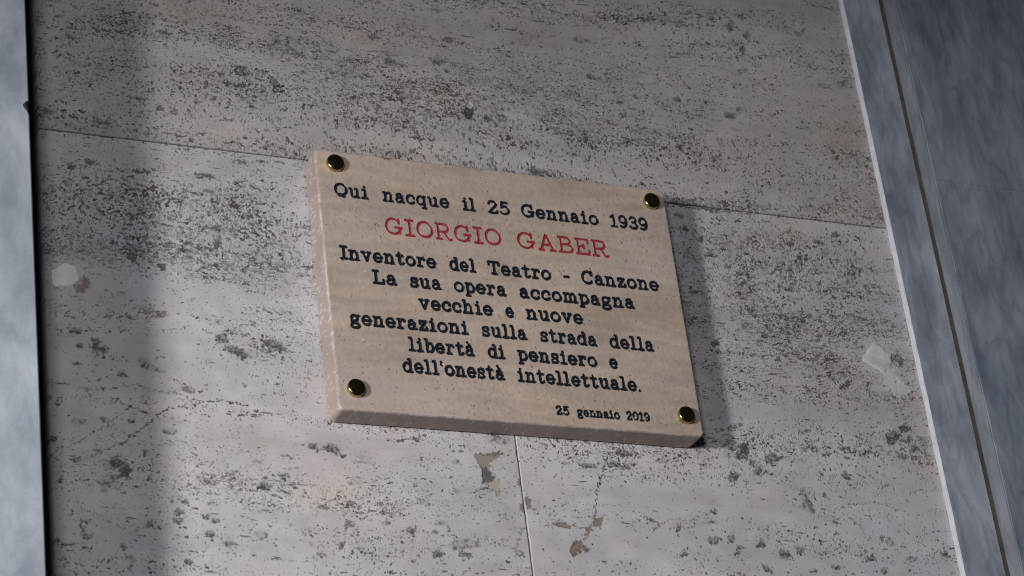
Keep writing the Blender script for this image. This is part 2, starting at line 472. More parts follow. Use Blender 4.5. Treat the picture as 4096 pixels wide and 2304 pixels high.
up.line([(1048, 330), (1056, 352), (1062, 366)], 0.0026, (0.07, 0.06, 0.048), 0.9, 0.0012, 0.1)
up.poly([(380, 5), (560, 0), (560, 55), (470, 70), (420, 40)], (0.26, 0.22, 0.175), 0.28, 0, 0.012, 0.004)
up.poly([(1440, 290), (1560, 300), (1540, 340), (1420, 330)], (0.22, 0.18, 0.14), 0.30, 0, 0.010, 0.004)
up.poly([(2060, 300), (2150, 310), (2160, 400), (2090, 390)], (0.25, 0.20, 0.16), 0.26, 0, 0.012, 0.004)
up.poly([(1300, 60), (1420, 70), (1400, 120), (1290, 110)], (0.20, 0.18, 0.15), 0.22, 0, 0.012, 0.004)
up.line([(1678, 508), (1760, 518), (1860, 532)], 0.0026, (0.05, 0.047, 0.045), 0.85, 0.001, 0.45)  # joint painted thicker and darker within the plaque's shadow
up.finish(wall, 'upper travertine slab with dense fine dark pits', 'B')
del up

# ---- lower left slab: pits thinning out downwards to blotches and hair cracks
lo = Slab(X_L, X_V - 0.00028, -0.545, Y_J - 0.0003, 12)
fd_ = D0(lo, 0.25) + lo.density([
    (300, 460, 280, 95, 0.60), (620, 520, 220, 120, 0.52), (230, 600, 190, 75, 0.56), (600, 650, 240, 75, 0.54), (700, 440, 120, 40, 0.15), (420, 380, 300, 40, 0.2),
    (300, 860, 200, 90, 0.28), (660, 880, 130, 60, 0.36), (720, 800, 90, 60, 0.2), (780, 930, 60, 50, 0.2),
    (400, 1130, 260, 90, 0.18), (250, 1340, 160, 90, 0.22), (700, 1180, 250, 130, 0.14), (1000, 1360, 240, 90, 0.20), (1150, 1110, 180, 50, 0.10)])
md_ = D0(lo, 0.44) + lo.density([(250, 440, 240, 50, 0.42), (620, 480, 200, 80, 0.25), (540, 625, 120, 50, 0.35), (260, 830, 200, 70, 0.2), (420, 1180, 240, 90, 0.22),
                                (280, 1350, 200, 80, 0.25), (900, 1360, 300, 80, 0.25), (840, 1140, 100, 50, 0.2)])
st_ = D0(lo, 0.30) + lo.density([(300, 430, 300, 60, 0.42), (600, 600, 200, 80, 0.3)])
bl_ = D0(lo, 0.58) + lo.density([(300, 840, 220, 90, 0.30), (660, 880, 130, 60, 0.42), (560, 560, 150, 80, 0.15), (250, 1330, 200, 100, 0.20),
                                (480, 1280, 120, 120, 0.2), (1000, 1320, 250, 100, 0.15), (150, 700, 60, 60, -0.3)])
lo.build_pits((0.450, 0.440, 0.445), fd_, md_, st_, bl_)
for x, y, rx, ry, a in [(465, 627, 22, 6, .2), (408, 672, 11, 8, .3), (548, 612, 9, 12, .9), (545, 575, 12, 6, .1), (333, 648, 14, 7, .2),
                        (325, 797, 9, 5, .2), (228, 405, 16, 5, .1), (180, 420, 10, 6, 0), (360, 430, 14, 4, .1), (520, 440, 24, 5, .15), (780, 447, 12, 6, .1)]:
    lo.blob(x, y, rx, ry, (0.05, 0.05, 0.053), 0.9, 0.0018, 0.2, a)
for x, y, rx, ry, a in [(292, 1163, 22, 14, .1), (318, 1185, 17, 18, .4), (374, 1206, 8, 7, 0), (365, 1138, 7, 10, 0), (468, 1263, 12, 9, .5), (450, 1290, 14, 8, .1),
                        (448, 1310, 13, 7, .2), (528, 1342, 12, 9, 0), (520, 1298, 12, 8, .1), (545, 1310, 10, 6, 0), (475, 1413, 11, 9, 0), (310, 1374, 10, 5, .4), (580, 1370, 24, 5, 0),
                        (209, 1322, 8, 16, -.2), (218, 1347, 14, 8, .4), (376, 1318, 12, 8, -.4), (402, 1328, 10, 6, .6), (200, 868, 9, 6, .1), (192, 912, 10, 5, .1), (192, 832, 16, 8, .1),
                        (250, 880, 22, 16, .2), (240, 858, 14, 9, 0), (361, 917, 8, 8, .2), (312, 940, 14, 7, .2), (590, 880, 30, 10, .3), (605, 893, 20, 8, .3), (845, 1135, 30, 11, .5), (818, 1128, 9, 8, 0), (800, 1132, 6, 6, 0),
                        (790, 1122, 10, 8, 0), (665, 1222, 18, 13, .1), (715, 1200, 14, 9, .1), (560, 850, 20, 12, .3), (690, 870, 40, 16, .3), (1035, 1335, 16, 9, .1), (1172, 1397, 18, 10, .1), (1100, 1393, 18, 10, 0), (1130, 1330, 12, 6, .7),
                        (880, 1265, 14, 8, 0), (965, 1290, 11, 7, 0), (810, 1395, 12, 7, 0), (1050, 1105, 14, 4, -.1), (345, 1040, 7, 5, 0), (330, 1060, 8, 6, 0), (262, 1055, 9, 6, .2), (125, 1000, 8, 4, 0), (132, 1100, 14, 8, 0),
                        (140, 1360, 13, 6, .3), (160, 1372, 10, 5, 0), (148, 1208, 8, 6, .1), (190, 1155, 14, 7, .1)]:
    lo.blob(x, y, rx * .92, ry * .92, (0.060, 0.057, 0.060), 0.92, 0.0014, 0.45, a)
def q6(pts): return [(0.6094 * x, 566 + 0.6094 * y) for x, y in pts]
CK = (0.060, 0.057, 0.060)
lo.line(q6([(190, 650), (270, 655), (380, 680), (480, 670), (570, 655), (620, 685), (720, 690), (770, 710)]), 0.0015, CK, 0.95)
lo.line(q6([(210, 945), (330, 890), (450, 815), (510, 770), (545, 748)]), 0.0014, CK, 0.85)
lo.line(q6([(380, 955), (500, 905), (560, 860), (660, 785), (680, 765), (760, 745), (850, 730), (900, 725), (1030, 745)]), 0.0016, CK, 0.95)
lo.line(q6([(470, 720), (540, 750), (600, 770), (660, 785)]), 0.0013, CK, 0.75)
lo.line([(1000, 1110), (1030, 1102), (1068, 1096)], 0.0020, (0.05, 0.05, 0.05), 0.95, 0.001, 0.2)
lo.line([(905, 1083), (955, 1095), (990, 1112), (1003, 1108)], 0.0013, CK, 0.8)
def q2(pts): return [((1700 + .4169 * x) / 1.5901, (1700 + .4169 * y) / 1.5901) for x, y in pts]
TAN, BRN, GRY = (0.235, 0.20, 0.17), (0.155, 0.115, 0.085), (0.075, 0.073, 0.078)
lo.line(q2([(372, 90), (420, 190), (480, 300)]), 0.0020, (0.33, 0.30, 0.26), 0.8, 0.0004, 0.1)
lo.poly(q2([(480, 290), (560, 275), (740, 262), (760, 275), (700, 322), (640, 350), (615, 400), (600, 430), (555, 410), (500, 350)]), TAN, 0.95, 0.001)
lo.line(q2([(520, 275), (600, 290), (740, 272)]), 0.0022, (0.09, 0.075, 0.06), 0.85, 0.0006, 0.4)
lo.poly(q2([(555, 410), (610, 420), (690, 500), (640, 540), (560, 550), (545, 480)]), GRY, 0.9, 0.0022)
lo.poly(q2([(580, 560), (690, 510), (725, 560), (712, 678), (640, 620)]), (0.33, 0.295, 0.255), 0.95, 0.0010)
lo.poly(q2([(895, 520), (950, 505), (945, 600), (895, 580)]), BRN, 0.8, 0.0006)
lo.poly(q2([(915, 760), (962, 750), (962, 855), (930, 830)]), (0.20, 0.16, 0.13), 0.85, 0.0006)
lo.line(q2([(950, 990), (905, 1040)]), 0.0020, BRN, 0.75, 0.0006, 0.2)
lo.line(q2([(925, 1070), (895, 1140), (875, 1200)]), 0.0024, (0.17, 0.13, 0.11), 0.75, 0.0006, 0.3)
lo.poly(q2([(680, 930), (840, 940), (860, 1120), (720, 1140)]), (0.40, 0.33, 0.25), 0.30, 0, 0.008, 0.004)
for x, y, r in [(760, 1150, 14), (800, 1100, 12), (740, 1100, 9), (660, 1105, 8), (285, 640, 26), (410, 1170, 22), (340, 250, 14), (265, 252, 13)]:
    xx, yy = q2([(x, y)])[0]
    lo.blob(xx, yy, r * .262, r * .2, (0.18, 0.13, 0.085), 0.7, 0.0006, 0.4)
lo.poly([(110, 590), (240, 600), (330, 700), (300, 790), (200, 760), (130, 640)], (0.33, 0.29, 0.25), 0.30, 0, 0.014, 0.004)
lo.poly([(190, 705), (215, 695), (228, 712), (215, 732), (192, 738), (186, 722)], (0.16, 0.125, 0.10), 0.85, 0.0025)
lo.poly([(118, 690), (140, 655), (200, 655), (215, 690), (190, 725), (140, 725)], (0.44, 0.44, 0.455), 0.6, 0, 0.004, 0.003)
lo.finish(wall, 'lower left travertine slab with sparse blotches and hair cracks', 'TR')
del lo

# ---- lower right slab
ro = Slab(X_V + 0.00028, X_R, -0.545, Y_J - 0.0003, 13)
fd_ = D0(ro, 0.24) + ro.density([
    (1850, 610, 280, 80, 0.58), (2050, 640, 240, 80, 0.50), (1950, 760, 340, 95, 0.50), (2000, 900, 340, 110, 0.44), (1850, 1000, 100, 90, 0.15), (2150, 1000, 220, 80, 0.26), (2150, 780, 150, 60, 0.15),
    (1800, 1140, 130, 60, 0.30), (1600, 1160, 130, 50, 0.18), (2280, 1100, 130, 90, 0.32), (2050, 1060, 160, 40, 0.2), (1450, 1130, 100, 40, 0.1),
    (2260, 1250, 200, 80, 0.12), (1900, 1350, 300, 70, 0.10)])
md_ = D0(ro, 0.43) + ro.density([(1900, 600, 300, 70, 0.42), (2000, 760, 330, 100, 0.20), (1850, 1150, 120, 60, 0.3), (2150, 960, 200, 80, 0.22), (2200, 1300, 250, 90, 0.2), (1950, 1360, 300, 60, 0.2)])
st_ = D0(ro, 0.28) + ro.density([(1950, 740, 330, 60, 0.36), (2100, 960, 250, 60, 0.25), (1880, 870, 150, 80, 0.15)])
bl_ = D0(ro, 0.54) + ro.density([(1600, 1170, 160, 60, 0.20), (1820, 1150, 140, 60, 0.30), (2280, 1100, 130, 90, 0.30), (2150, 1330, 250, 100, 0.18), (1500, 1250, 150, 80, -0.2)])
ro.build_pits((0.448, 0.438, 0.443), fd_, md_, st_, bl_)
for x, y, rx, ry, a in [(1985, 727, 13, 6, .1), (2123, 972, 13, 5, -.3), (2135, 962, 8, 6, .3), (2100, 955, 12, 4, .2), (2080, 905, 6, 6, 0), (1960, 905, 8, 5, 0), (1745, 735, 10, 5, 0), (1925, 845, 10, 5, .2), (1980, 800, 9, 6, 0), (1985, 615, 8, 5, 0),
                        (1725, 575, 8, 6, 0), (1765, 600, 6, 6, 0), (2060, 610, 14, 5, .2), (2105, 590, 12, 5, .1), (1860, 690, 12, 5, 0), (1800, 865, 12, 7, .1), (1790, 640, 10, 5, .2), (2250, 900, 12, 10, .2), (2030, 650, 6, 5, 0)]:
    ro.blob(x, y, rx, ry, (0.05, 0.05, 0.053), 0.9, 0.0016, 0.25, a)
for x, y, rx, ry, a in [(1892, 1164, 9, 9, 0), (1945, 1152, 24, 14, -.2), (1872, 1135, 20, 24, .3), (1845, 1200, 12, 18, .3), (1906, 1188, 10, 12, .6), (2125, 1130, 12, 8, .2), (2080, 1143, 8, 5, 0),
                        (1797, 1359, 18, 10, -.4), (1840, 1355, 12, 10, .4), (1916, 1370, 12, 11, .3), (1862, 1378, 10, 7, -.4), (1855, 1392, 8, 5, 0), (1975, 1395, 16, 11, .4), (2012, 1383, 16, 9, .3), (1720, 1393, 14, 6, -.3),
                        (2102, 1312, 7, 7, 0), (2105, 1342, 6, 5, 0), (2052, 1327, 4, 4, 0), (2218, 1354, 6, 6, 0), (2190, 1405, 16, 8, -.3), (2226, 1437, 10, 6, 0), (2106, 1428, 9, 6, 0), (2045, 1438, 9, 6, 0), (1930, 1430, 20, 7, .5),
                        (1798, 1286, 9, 7, -.6), (1705, 1329, 7, 9, .4), (1790, 1312, 10, 4, .1), (2245, 1100, 20, 18, .2), (2275, 1075, 14, 12, .2), (2300, 1130, 14, 12, 0), (2130, 1196, 12, 9, .5), (1640, 1310, 20, 5, .3), (1560, 1170, 30, 8, .1), (1480, 1172, 26, 6, .05), (1570, 1140, 24, 10, 0)]:
    ro.blob(x, y, rx * .92, ry * .92, (0.062, 0.057, 0.057), 0.90, 0.0014, 0.45, a)
def q8(pts): return [((2600 + .3882 * x) / 1.5901, (1750 + .3882 * y) / 1.5901) for x, y in pts]
ro.line(q8([(-60, 820), (0, 855), (90, 915), (40, 970)]), 0.0015, CK, 0.85)
ro.line(q8([(90, 915), (210, 850), (300, 835), (480, 850), (550, 800), (690, 750)]), 0.0013, CK, 0.8)
ro.line(q8([(1880, 750), (1980, 710), (2080, 685), (2200, 690), (2290, 650), (2400, 690), (2560, 740)]), 0.0014, CK, 0.8)
ro.line(q8([(2000, 790), (2150, 900), (2300, 1060), (2450, 1150)]), 0.0014, CK, 0.8)
ro.line(q8([(1480, 690), (1510, 720), (1570, 715)]), 0.0012, CK, 0.7)
ro.line(q8([(1900, 690), (1200, 730), (900, 690), (600, 720)]), 0.0008, CK, 0.3)
ro.line(q2([(1765, 265), (1720, 400), (1660, 600), (1638, 745)]), 0.0018, (0.045, 0.04, 0.035), 0.97, 0.0008, 0.15)
ro.line(q2([(1640, 770), (1800, 772), (2030, 770)]), 0.0010, CK, 0.5)
ro.poly(q2([(960, 725), (985, 700), (1015, 720), (1018, 800), (975, 805)]), (0.15, 0.125, 0.11), 0.85, 0.0008)
ro.poly(q2([(1225, 945), (1290, 920), (1430, 972), (1380, 998), (1300, 980)]), BRN, 0.85, 0.0010, grainy=0.3)
ro.line(q2([(1430, 975), (1500, 990), (1560, 1000)]), 0.0018, BRN, 0.8, 0.0006, 0.1)
ro.poly(q2([(1525, 985), (1610, 962), (1622, 890), (1705, 883), (1692, 985), (1622, 968), (1580, 1030), (1555, 1020)]), (0.185, 0.145, 0.11), 0.92, 0.0009)
ro.line(q2([(1640, 790), (1640, 895)]), 0.0024, BRN, 0.85, 0.0006, 0.1)
ro.line(q2([(1575, 1030), (1530, 1095)]), 0.0028, BRN, 0.8, 0.0006, 0.1)
ro.poly(q2([(1430, 1120), (1500, 1100), (1552, 1170), (1590, 1185), (1535, 1215), (1435, 1268), (1393, 1205)]), (0.135, 0.095, 0.07), 0.95, 0.0020, grainy=0.2)
ro.line(q2([(1440, 1262), (1530, 1210)]), 0.0016, (0.42, 0.38, 0.34), 0.8, 0, 0.1)
ro.poly(q2([(1320, 365), (1370, 370), (1365, 385), (1330, 382)]), (0.14, 0.10, 0.06), 0.8, 0.0006)
ro.blob(2228, 906, 9, 8, (0.07, 0.07, 0.07), 0.8, 0.001, 0.4)
ro.poly([(2252, 890), (2268, 893), (2274, 912), (2262, 925), (2250, 915)], (0.09, 0.085, 0.08), 0.75, 0.002, grainy=0.5)
ro.poly([(2160, 900), (2185, 850), (2235, 872), (2268, 930), (2240, 960), (2185, 940)], (0.44, 0.44, 0.455), 0.65, 0, 0.005, 0.003)
ro.poly([(2216, 925), (2240, 915), (2262, 945), (2284, 972), (2290, 990), (2270, 1000), (2248, 994), (2222, 965)], (0.49, 0.49, 0.50), 0.8, -0.0003, 0.0019, 0.0022)
ro.line([(2196, 880), (2202, 898), (2196, 912), (2212, 924)], 0.0022, (0.20, 0.19, 0.19), 0.8, 0.001, 0.2)
ro.line([(2270, 1003), (2290, 994), (2300, 982)], 0.0012, (0.12, 0.11, 0.11), 0.8, 0.001, 0.3)
ro.line([(1678, 514), (1760, 524), (1900, 540)], 0.0022, (0.045, 0.042, 0.04), 0.9, 0.001, 0.35)  # the same shade beside the plaque, painted along this slab's top edge
ro.finish(wall, 'lower right travertine slab with brown resin fills', 'TL')
del ro

def box_mesh(name, x0, x1, y0, y1, z0, z1, mat, parent):
    v = np.array([[x, y, z] for z in (z0, z1) for y in (y0, y1) for x in (x0, x1)], float)
    f = [[0, 2, 3, 1], [4, 5, 7, 6], [0, 1, 5, 4], [2, 6, 7, 3], [0, 4, 6, 2], [1, 3, 7, 5]]
    return mesh_object(name, v, f, mat, parent, smooth=False)

box_mesh('mortar_bed', -0.60, 1.15, -0.57, 0.46, -0.10, -0.0206, M_DARK, wall)
# narrow mortar fill in the hairline joints
box_mesh('joint_mortar', X_L + 0.002, X_R - 0.002, Y_J - 0.00028, Y_J + 0.00028, -0.0205, -0.0035, M_DARK, wall)
box_mesh('joint_mortar', X_V - 0.00025, X_V + 0.00025, -0.544, Y_J - 0.002, -0.0205, -0.0030, M_BACK, wall)

def plaster(name, outline, label, seed, height=0.0022, mat=None):
    """A dab of plaster: rings of an uneven outline rising to a lumpy top."""
    o = np.array([wall_point(*p) for p in outline])
    n = 56
    seg = np.linspace(0, len(o), n, endpoint=False)
    i0 = seg.astype(int) % len(o); fr = (seg - seg.astype(int))[:, None]
    def cr(a, b, c, d, t): return 0.5 * (2 * b + (c - a) * t + (2 * a - 5 * b + 4 * c - d) * t * t + (3 * b - a - 3 * c + d) * t ** 3)
    p = cr(o[i0 - 1], o[i0], o[(i0 + 1) % len(o)], o[(i0 + 2) % len(o)], fr)
    rng = np.random.default_rng(seed)
    c = p.mean(0)
    ring = np.arange(n) * 2 * math.pi / n
    wv = sum(rng.normal(0, 0.055 / q ** 0.5) * np.cos(q * ring + rng.uniform(0, 6.3)) for q in range(3, 15))
    p = c + (p - c) * (1 + wv)[:, None] + rng.normal(0, 0.0002, p.shape)
    rings = [(1.0, -0.0006), (0.97, 0.0006), (0.90, 0.0012), (0.78, 0.0016), (0.62, 0.0019), (0.44, 0.0021), (0.26, 0.0021), (0.10, 0.0021)]
    V = []
    for s_, h in rings:
        q = c + (p - c) * s_
        z = h * height / 0.0021 + (rng.normal(0, 0.00010, n) if h > 0 else 0)
        V += [[q[i, 0], q[i, 1], (z[i] if h > 0 else h)] for i in range(n)]
    V.append([c[0], c[1], height])
    F = []
    for r in range(len(rings) - 1):
        for i in range(n):
            j = (i + 1) % n
            F.append([r * n + i, r * n + j, (r + 1) * n + j, (r + 1) * n + i])
    k = (len(rings) - 1) * n
    for i in range(n): F.append([k + i, k + (i + 1) % n, len(V) - 1])
    ob = mesh_object(name, np.array(V), F, mat or M_PATCH, wall)
    ob['label'] = label
    return ob

plaster('plaster_patch', [(128, 690), (140, 672), (165, 664), (188, 668), (198, 682), (196, 702), (184, 716), (160, 722), (138, 716)],
        'round white plaster dab near the left edge', 3, 0.0007)
plaster('plaster_patch', [(2172, 905), (2178, 882), (2198, 866), (2224, 874), (2242, 898), (2244, 922), (2226, 936), (2205, 928), (2186, 918)],
        'lumpy white plaster dab near the right edge', 4, 0.0009, M_PATCH_LIT)

# ------------------------------------------------------------------ marble on both sides
def extrude_profile(name, prof, y0, y1, mat, parent, steps=1, wobble=0.0, seed=1, closed=True):
    """A horizontal outline (x, z) drawn up from y0 to y1."""
    rng = random.Random(seed)
    n = len(prof); ys = [y0 + (y1 - y0) * i / steps for i in range(steps + 1)]
    V = []
    for y in ys:
        for (x, z, wb) in prof:
            V.append([x + wb * rng.uniform(-1, 1) * wobble, y, z + wb * rng.uniform(-1, 1) * wobble * 0.5])
    F = []
    for s_ in range(steps):
        for i in range(n):
            j = (i + 1) % n
            F.append([s_ * n + i, (s_ + 1) * n + i, (s_ + 1) * n + j, s_ * n + j])
    F.append(list(range(n)))
    F.append([steps * n + i for i in range(n)][::-1])
    return mesh_object(name, np.array(V), F, mat, parent, smooth=False)

pier = thing('marble_pier', -0.45, -0.6, 0.0,
             'pale blue grey marble pier standing proud of the wall beside a black gap', 'pier')
ZP, XP = 0.105, -0.3123
# front slab with a small broken nick in its arris
def pier_slab():
    ys = [-0.57, -0.40, -0.20, -0.06, -0.0485, -0.0455, -0.0415, -0.0385, -0.0365, -0.0335, 0.05, 0.20, 0.36, 0.46]
    nick = {-0.0455: 0.0010, -0.0415: 0.0042, -0.0385: 0.0048, -0.0365: 0.0030}
    V, F = [], []
    for y in ys:
        k = nick.get(y, 0.0)
        for x, z in [(-0.80, -0.03), (-0.80, ZP), (XP - 0.0012 - k, ZP), (XP - 0.8 * k, ZP - 0.0012 - 2.2 * k), (XP, ZP - 0.0022 - 3.2 * k), (XP, -0.03)]:
            V.append([x, y, z])
    n = 6
    for s_ in range(len(ys) - 1):
        for i in range(n):
            j = (i + 1) % n
            F.append([s_ * n + i, (s_ + 1) * n + i, (s_ + 1) * n + j, s_ * n + j])
    F.append(list(range(n))); F.append([(len(ys) - 1) * n + i for i in range(n)][::-1])
    return mesh_object('marble_slab', np.array(V), F, M_PIER, pier, smooth=False)
pier_slab()
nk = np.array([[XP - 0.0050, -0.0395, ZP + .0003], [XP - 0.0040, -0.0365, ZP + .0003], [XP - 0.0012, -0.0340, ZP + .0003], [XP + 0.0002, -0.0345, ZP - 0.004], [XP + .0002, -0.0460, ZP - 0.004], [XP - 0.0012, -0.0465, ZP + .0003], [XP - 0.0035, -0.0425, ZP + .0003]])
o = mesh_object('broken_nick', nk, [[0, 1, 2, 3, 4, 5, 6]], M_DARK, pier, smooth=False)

pil = thing('marble_pilaster', 0.74, -0.6, 0.0,
            'grey blue marble pilaster with white edge and brown grout joint right of the plaque', 'pilaster')
ZA = 0.0064
XA0, XA1 = 0.7055, 0.7575
extrude_profile('white_arris', [(0.7032, -0.02, 0), (0.7032, 0.0046, 1), (0.7040, ZA - 0.0006, 1), (0.7054, ZA + 0.0002, 0.5), (0.7054, -0.02, 0)],
                -0.57, 0.46, M_BEAD, pil, 110, 0.00045, 2)
extrude_profile('marble_slab', [(0.7054, -0.02, 0), (0.7054, ZA, 0), (XA1 - 0.0006, ZA, 0.3), (XA1, ZA - 0.0008, 0.6), (XA1, -0.02, 0)],
                -0.57, 0.46, M_SLAB, pil, 90, 0.0004, 3)
extrude_profile('grout_joint', [(XA1 + 0.0001, -0.02, 0), (XA1 + 0.0001, ZA - 0.0005, 0.5), (XA1 + 0.0054, ZA - 0.0005, 0.5), (XA1 + 0.0054, -0.02, 0)],
                -0.57, 0.46, M_GROUT, pil, 120, 0.0007, 4)
XB, ZB = XA1 + 0.0056, 0.0275
YB = 0.060
def block(y0, y1, mat, label, seed):
    ob = extrude_profile('marble_block', [(XB + 0.0012, -0.02, 0), (XB + 0.0012, ZB - 0.0005, 0), (XB + 0.0016, ZB, 0.5), (1.14, ZB, 0), (1.14, -0.02, 0)],
                         y0, y1, mat, pil, 60, 0.0006, seed)
extrude_profile('sawn_edge', [(XB, -0.02, 0), (XB, ZB - 0.0009, 0.3), (XB + 0.0011, ZB - 0.0008, 0), (XB + 0.0011, -0.02, 0)],
                -0.57, 0.46, M_SAWN, pil, 90, 0.0005, 8)
block(YB + 0.0001, 0.46, M_LOWER, None, 5)
block(-0.57, YB - 0.0001, M_LOWER, None, 6)

# ------------------------------------------------------------------ the plaque
PW, PH, PT = 0.400, 0.2920, 0.0305
plaque = thing('memorial_plaque', PW / 2, -PH, 0.0,
               'beige travertine memorial plaque with engraved black and red Italian lettering on four brass studs', 'plaque')

# --- a slab-serif typewriter alphabet as pen strokes: x-height 1, capitals 1.42
def cat(pts, k=7):
    p = np.array(pts, float); p = np.vstack([2 * p[0] - p[1], p, 2 * p[-1] - p[-2]])
    out = []
    for i in range(1, len(p) - 2):
        for t in np.linspace(0, 1, k, endpoint=False):
            a, b, c, d = p[i - 1:i + 3]
            out.append(0.5 * (2 * b + (c - a) * t + (2 * a - 5 * b + 4 * c - d) * t * t + (3 * b - a - 3 * c + d) * t ** 3))
    out.append(p[-2])
    return [tuple(q) for q in out]
def arc(cx, cy, rx, ry, a0=0, a1=360, k=26):
    return [(cx + rx * math.cos(math.radians(a)), cy + ry * math.sin(math.radians(a))) for a in np.linspace(a0, a1, k)]
def l(*p): return list(p)
CAPH = 1.42
G = {}
G['a'] = (0.84, [cat([(.10, .80), (.20, .94), (.42, 1.0), (.60, .90), (.64, .68), (.64, .20), (.72, .02), (.84, .04)]),
                 cat([(.64, .58), (.38, .56), (.14, .48), (.04, .28), (.14, .06), (.34, 0), (.54, .10), (.64, .28)])])
G['\u00e0'] = (0.84, G['a'][1] + [l((.22, 1.50), (.44, 1.22))])
G['b'] = (0.86, [l((.0, CAPH), (.16, CAPH), (.16, 0)), arc(.49, .5, .36, .5)])
G['c'] = (0.78, [arc(.43, .5, .42, .5, 42, 322), l((.74, .90), (.74, .66))])
G['d'] = (0.92, [arc(.38, .5, .38, .5), l((.58, CAPH), (.75, CAPH), (.75, 0), (.92, 0))])
G['e'] = (0.82, [arc(.42, .5, .42, .5, 0, 318), l((.02, .5), (.83, .5))])
G['g'] = (0.88, [arc(.38, .66, .32, .34), l((.58, .90), (.88, .96)),
                 cat([(.20, .40), (.10, .26), (.20, .12), (.50, .08), (.78, .0), (.84, -.20), (.68, -.40), (.38, -.45), (.10, -.38), (.02, -.20), (.14, .0), (.24, .08)])])
G['h'] = (0.98, [l((.0, CAPH), (.16, CAPH), (.16, 0)), l((0, 0), (.34, 0)), cat([(.16, .68), (.34, .92), (.56, 1.0), (.74, .88), (.78, .60)]), l((.78, .62), (.78, 0)), l((.62, 0), (.96, 0))])
G['i'] = (0.54, [l((.04, 1.0), (.27, 1.0), (.27, 0)), l((0, 0), (.54, 0)), l((.24, 1.36), (.27, 1.38))])
G['l'] = (0.54, [l((.04, CAPH), (.27, CAPH), (.27, 0)), l((0, 0), (.54, 0))])
G['m'] = (1.34, [l((0, 1), (.14, 1), (.14, 0)), l((0, 0), (.30, 0)), cat([(.14, .72), (.28, .94), (.46, 1.0), (.62, .88), (.65, .62)]), l((.65, .64), (.65, 0)), l((.52, 0), (.80, 0)),
                 cat([(.65, .72), (.80, .94), (.97, 1.0), (1.13, .88), (1.16, .62)]), l((1.16, .64), (1.16, 0)), l((1.02, 0), (1.34, 0))])
G['n'] = (0.98, [l((0, 1), (.16, 1), (.16, 0)), l((0, 0), (.34, 0)), cat([(.16, .68), (.34, .92), (.56, 1.0), (.74, .88), (.78, .60)]), l((.78, .62), (.78, 0)), l((.62, 0), (.96, 0))])
G['o'] = (0.86, [arc(.43, .5, .43, .5)])
G['p'] = (0.88, [l((0, 1), (.16, 1), (.16, -.42)), l((0, -.42), (.36, -.42)), arc(.50, .5, .37, .5)])
G['q'] = (0.90, [arc(.38, .5, .38, .5), l((.88, 1), (.75, 1), (.75, -.42)), l((.56, -.42), (.92, -.42))])
G['r'] = (0.74, [l((0, 1), (.20, 1), (.20, 0)), l((0, 0), (.46, 0)), cat([(.20, .62), (.34, .88), (.52, 1.0), (.68, .96)]), l((.70, .96), (.70, .80))])
G['s'] = (0.72, [cat([(.64, .82), (.50, .97), (.30, 1.0), (.10, .88), (.10, .68), (.30, .55), (.52, .46), (.68, .28), (.60, .07), (.36, 0), (.14, .06), (.04, .20)]), l((.66, .98), (.66, .74)), l((.04, .02), (.04, .26))])
G['t'] = (0.70, [l((.26, 1.34), (.26, .24)), cat([(.26, .26), (.32, .04), (.48, 0), (.70, .14)]), l((0, 1), (.62, 1))])
G['u'] = (0.98, [l((0, 1), (.16, 1), (.16, .36)), cat([(.16, .38), (.22, .10), (.42, 0), (.62, .08), (.78, .30)]), l((.60, 1), (.78, 1), (.78, 0), (.96, 0))])
G['v'] = (0.94, [l((.12, 1), (.46, 0), (.80, 1)), l((0, 1), (.28, 1)), l((.64, 1), (.94, 1))])
G['z'] = (0.78, [l((.06, .74), (.06, 1), (.70, 1), (.02, 0), (.76, 0), (.76, .28))])
G["'"] = (0.20, [l((.10, CAPH), (.10, 1.12))])
G['-'] = (0.60, [l((0, .52), (.60, .52))])
G['.'] = (0.14, [l((.06, 0), (.08, .02))])
G['0'] = (0.80, [arc(.40, .71, .40, .71)])
G['1'] = (0.60, [l((.02, 1.18), (.20, 1.28), (.32, CAPH), (.32, 0)), l((.02, 0), (.62, 0))])
G['2'] = (0.80, [cat([(.04, 1.10), (.14, 1.34), (.40, 1.42), (.66, 1.32), (.74, 1.06), (.60, .76), (.30, .40), (.04, .04)]), l((.04, 0), (.78, 0), (.80, .22))])
G['3'] = (0.76, [cat([(.06, 1.22), (.22, 1.40), (.48, 1.40), (.68, 1.22), (.66, .96), (.48, .78), (.28, .76)]), cat([(.30, .76), (.58, .70), (.76, .48), (.72, .18), (.46, 0), (.18, .04), (.02, .20)])])
G['5'] = (0.78, [l((.70, 1.42), (.18, 1.42), (.12, .76)), cat([(.12, .76), (.36, .92), (.62, .86), (.78, .58), (.74, .22), (.48, 0), (.20, .02), (.02, .18)])])
G['9'] = (0.80, [arc(.39, .98, .37, .44), cat([(.76, 1.0), (.76, .62), (.62, .20), (.34, 0), (.08, .12)])])
G['A'] = (1.30, [l((.16, 0), (.60, CAPH), (.70, CAPH), (1.14, 0)), l((.36, .50), (.94, .50)), l((0, 0), (.38, 0)), l((.92, 0), (1.30, 0))])
G['B'] = (1.04, [l((0, 0), (.62, 0)), l((0, CAPH), (.58, CAPH)), l((.16, CAPH), (.16, 0)), cat([(.56, CAPH), (.80, 1.36), (.90, 1.10), (.80, .84), (.56, .76)]), l((.16, .76), (.58, .76)), cat([(.56, .76), (.90, .68), (1.04, .40), (.92, .08), (.60, 0)])])
G['C'] = (1.08, [arc(.56, .71, .56, .71, 46, 320), l((1.02, 1.42), (1.02, 1.02))])
G['E'] = (1.00, [l((0, 0), (1.0, 0), (1.0, .36)), l((0, CAPH), (.96, CAPH), (.96, 1.08)), l((.16, CAPH), (.16, 0)), l((.16, .74), (.62, .74)), l((.62, .90), (.62, .56))])
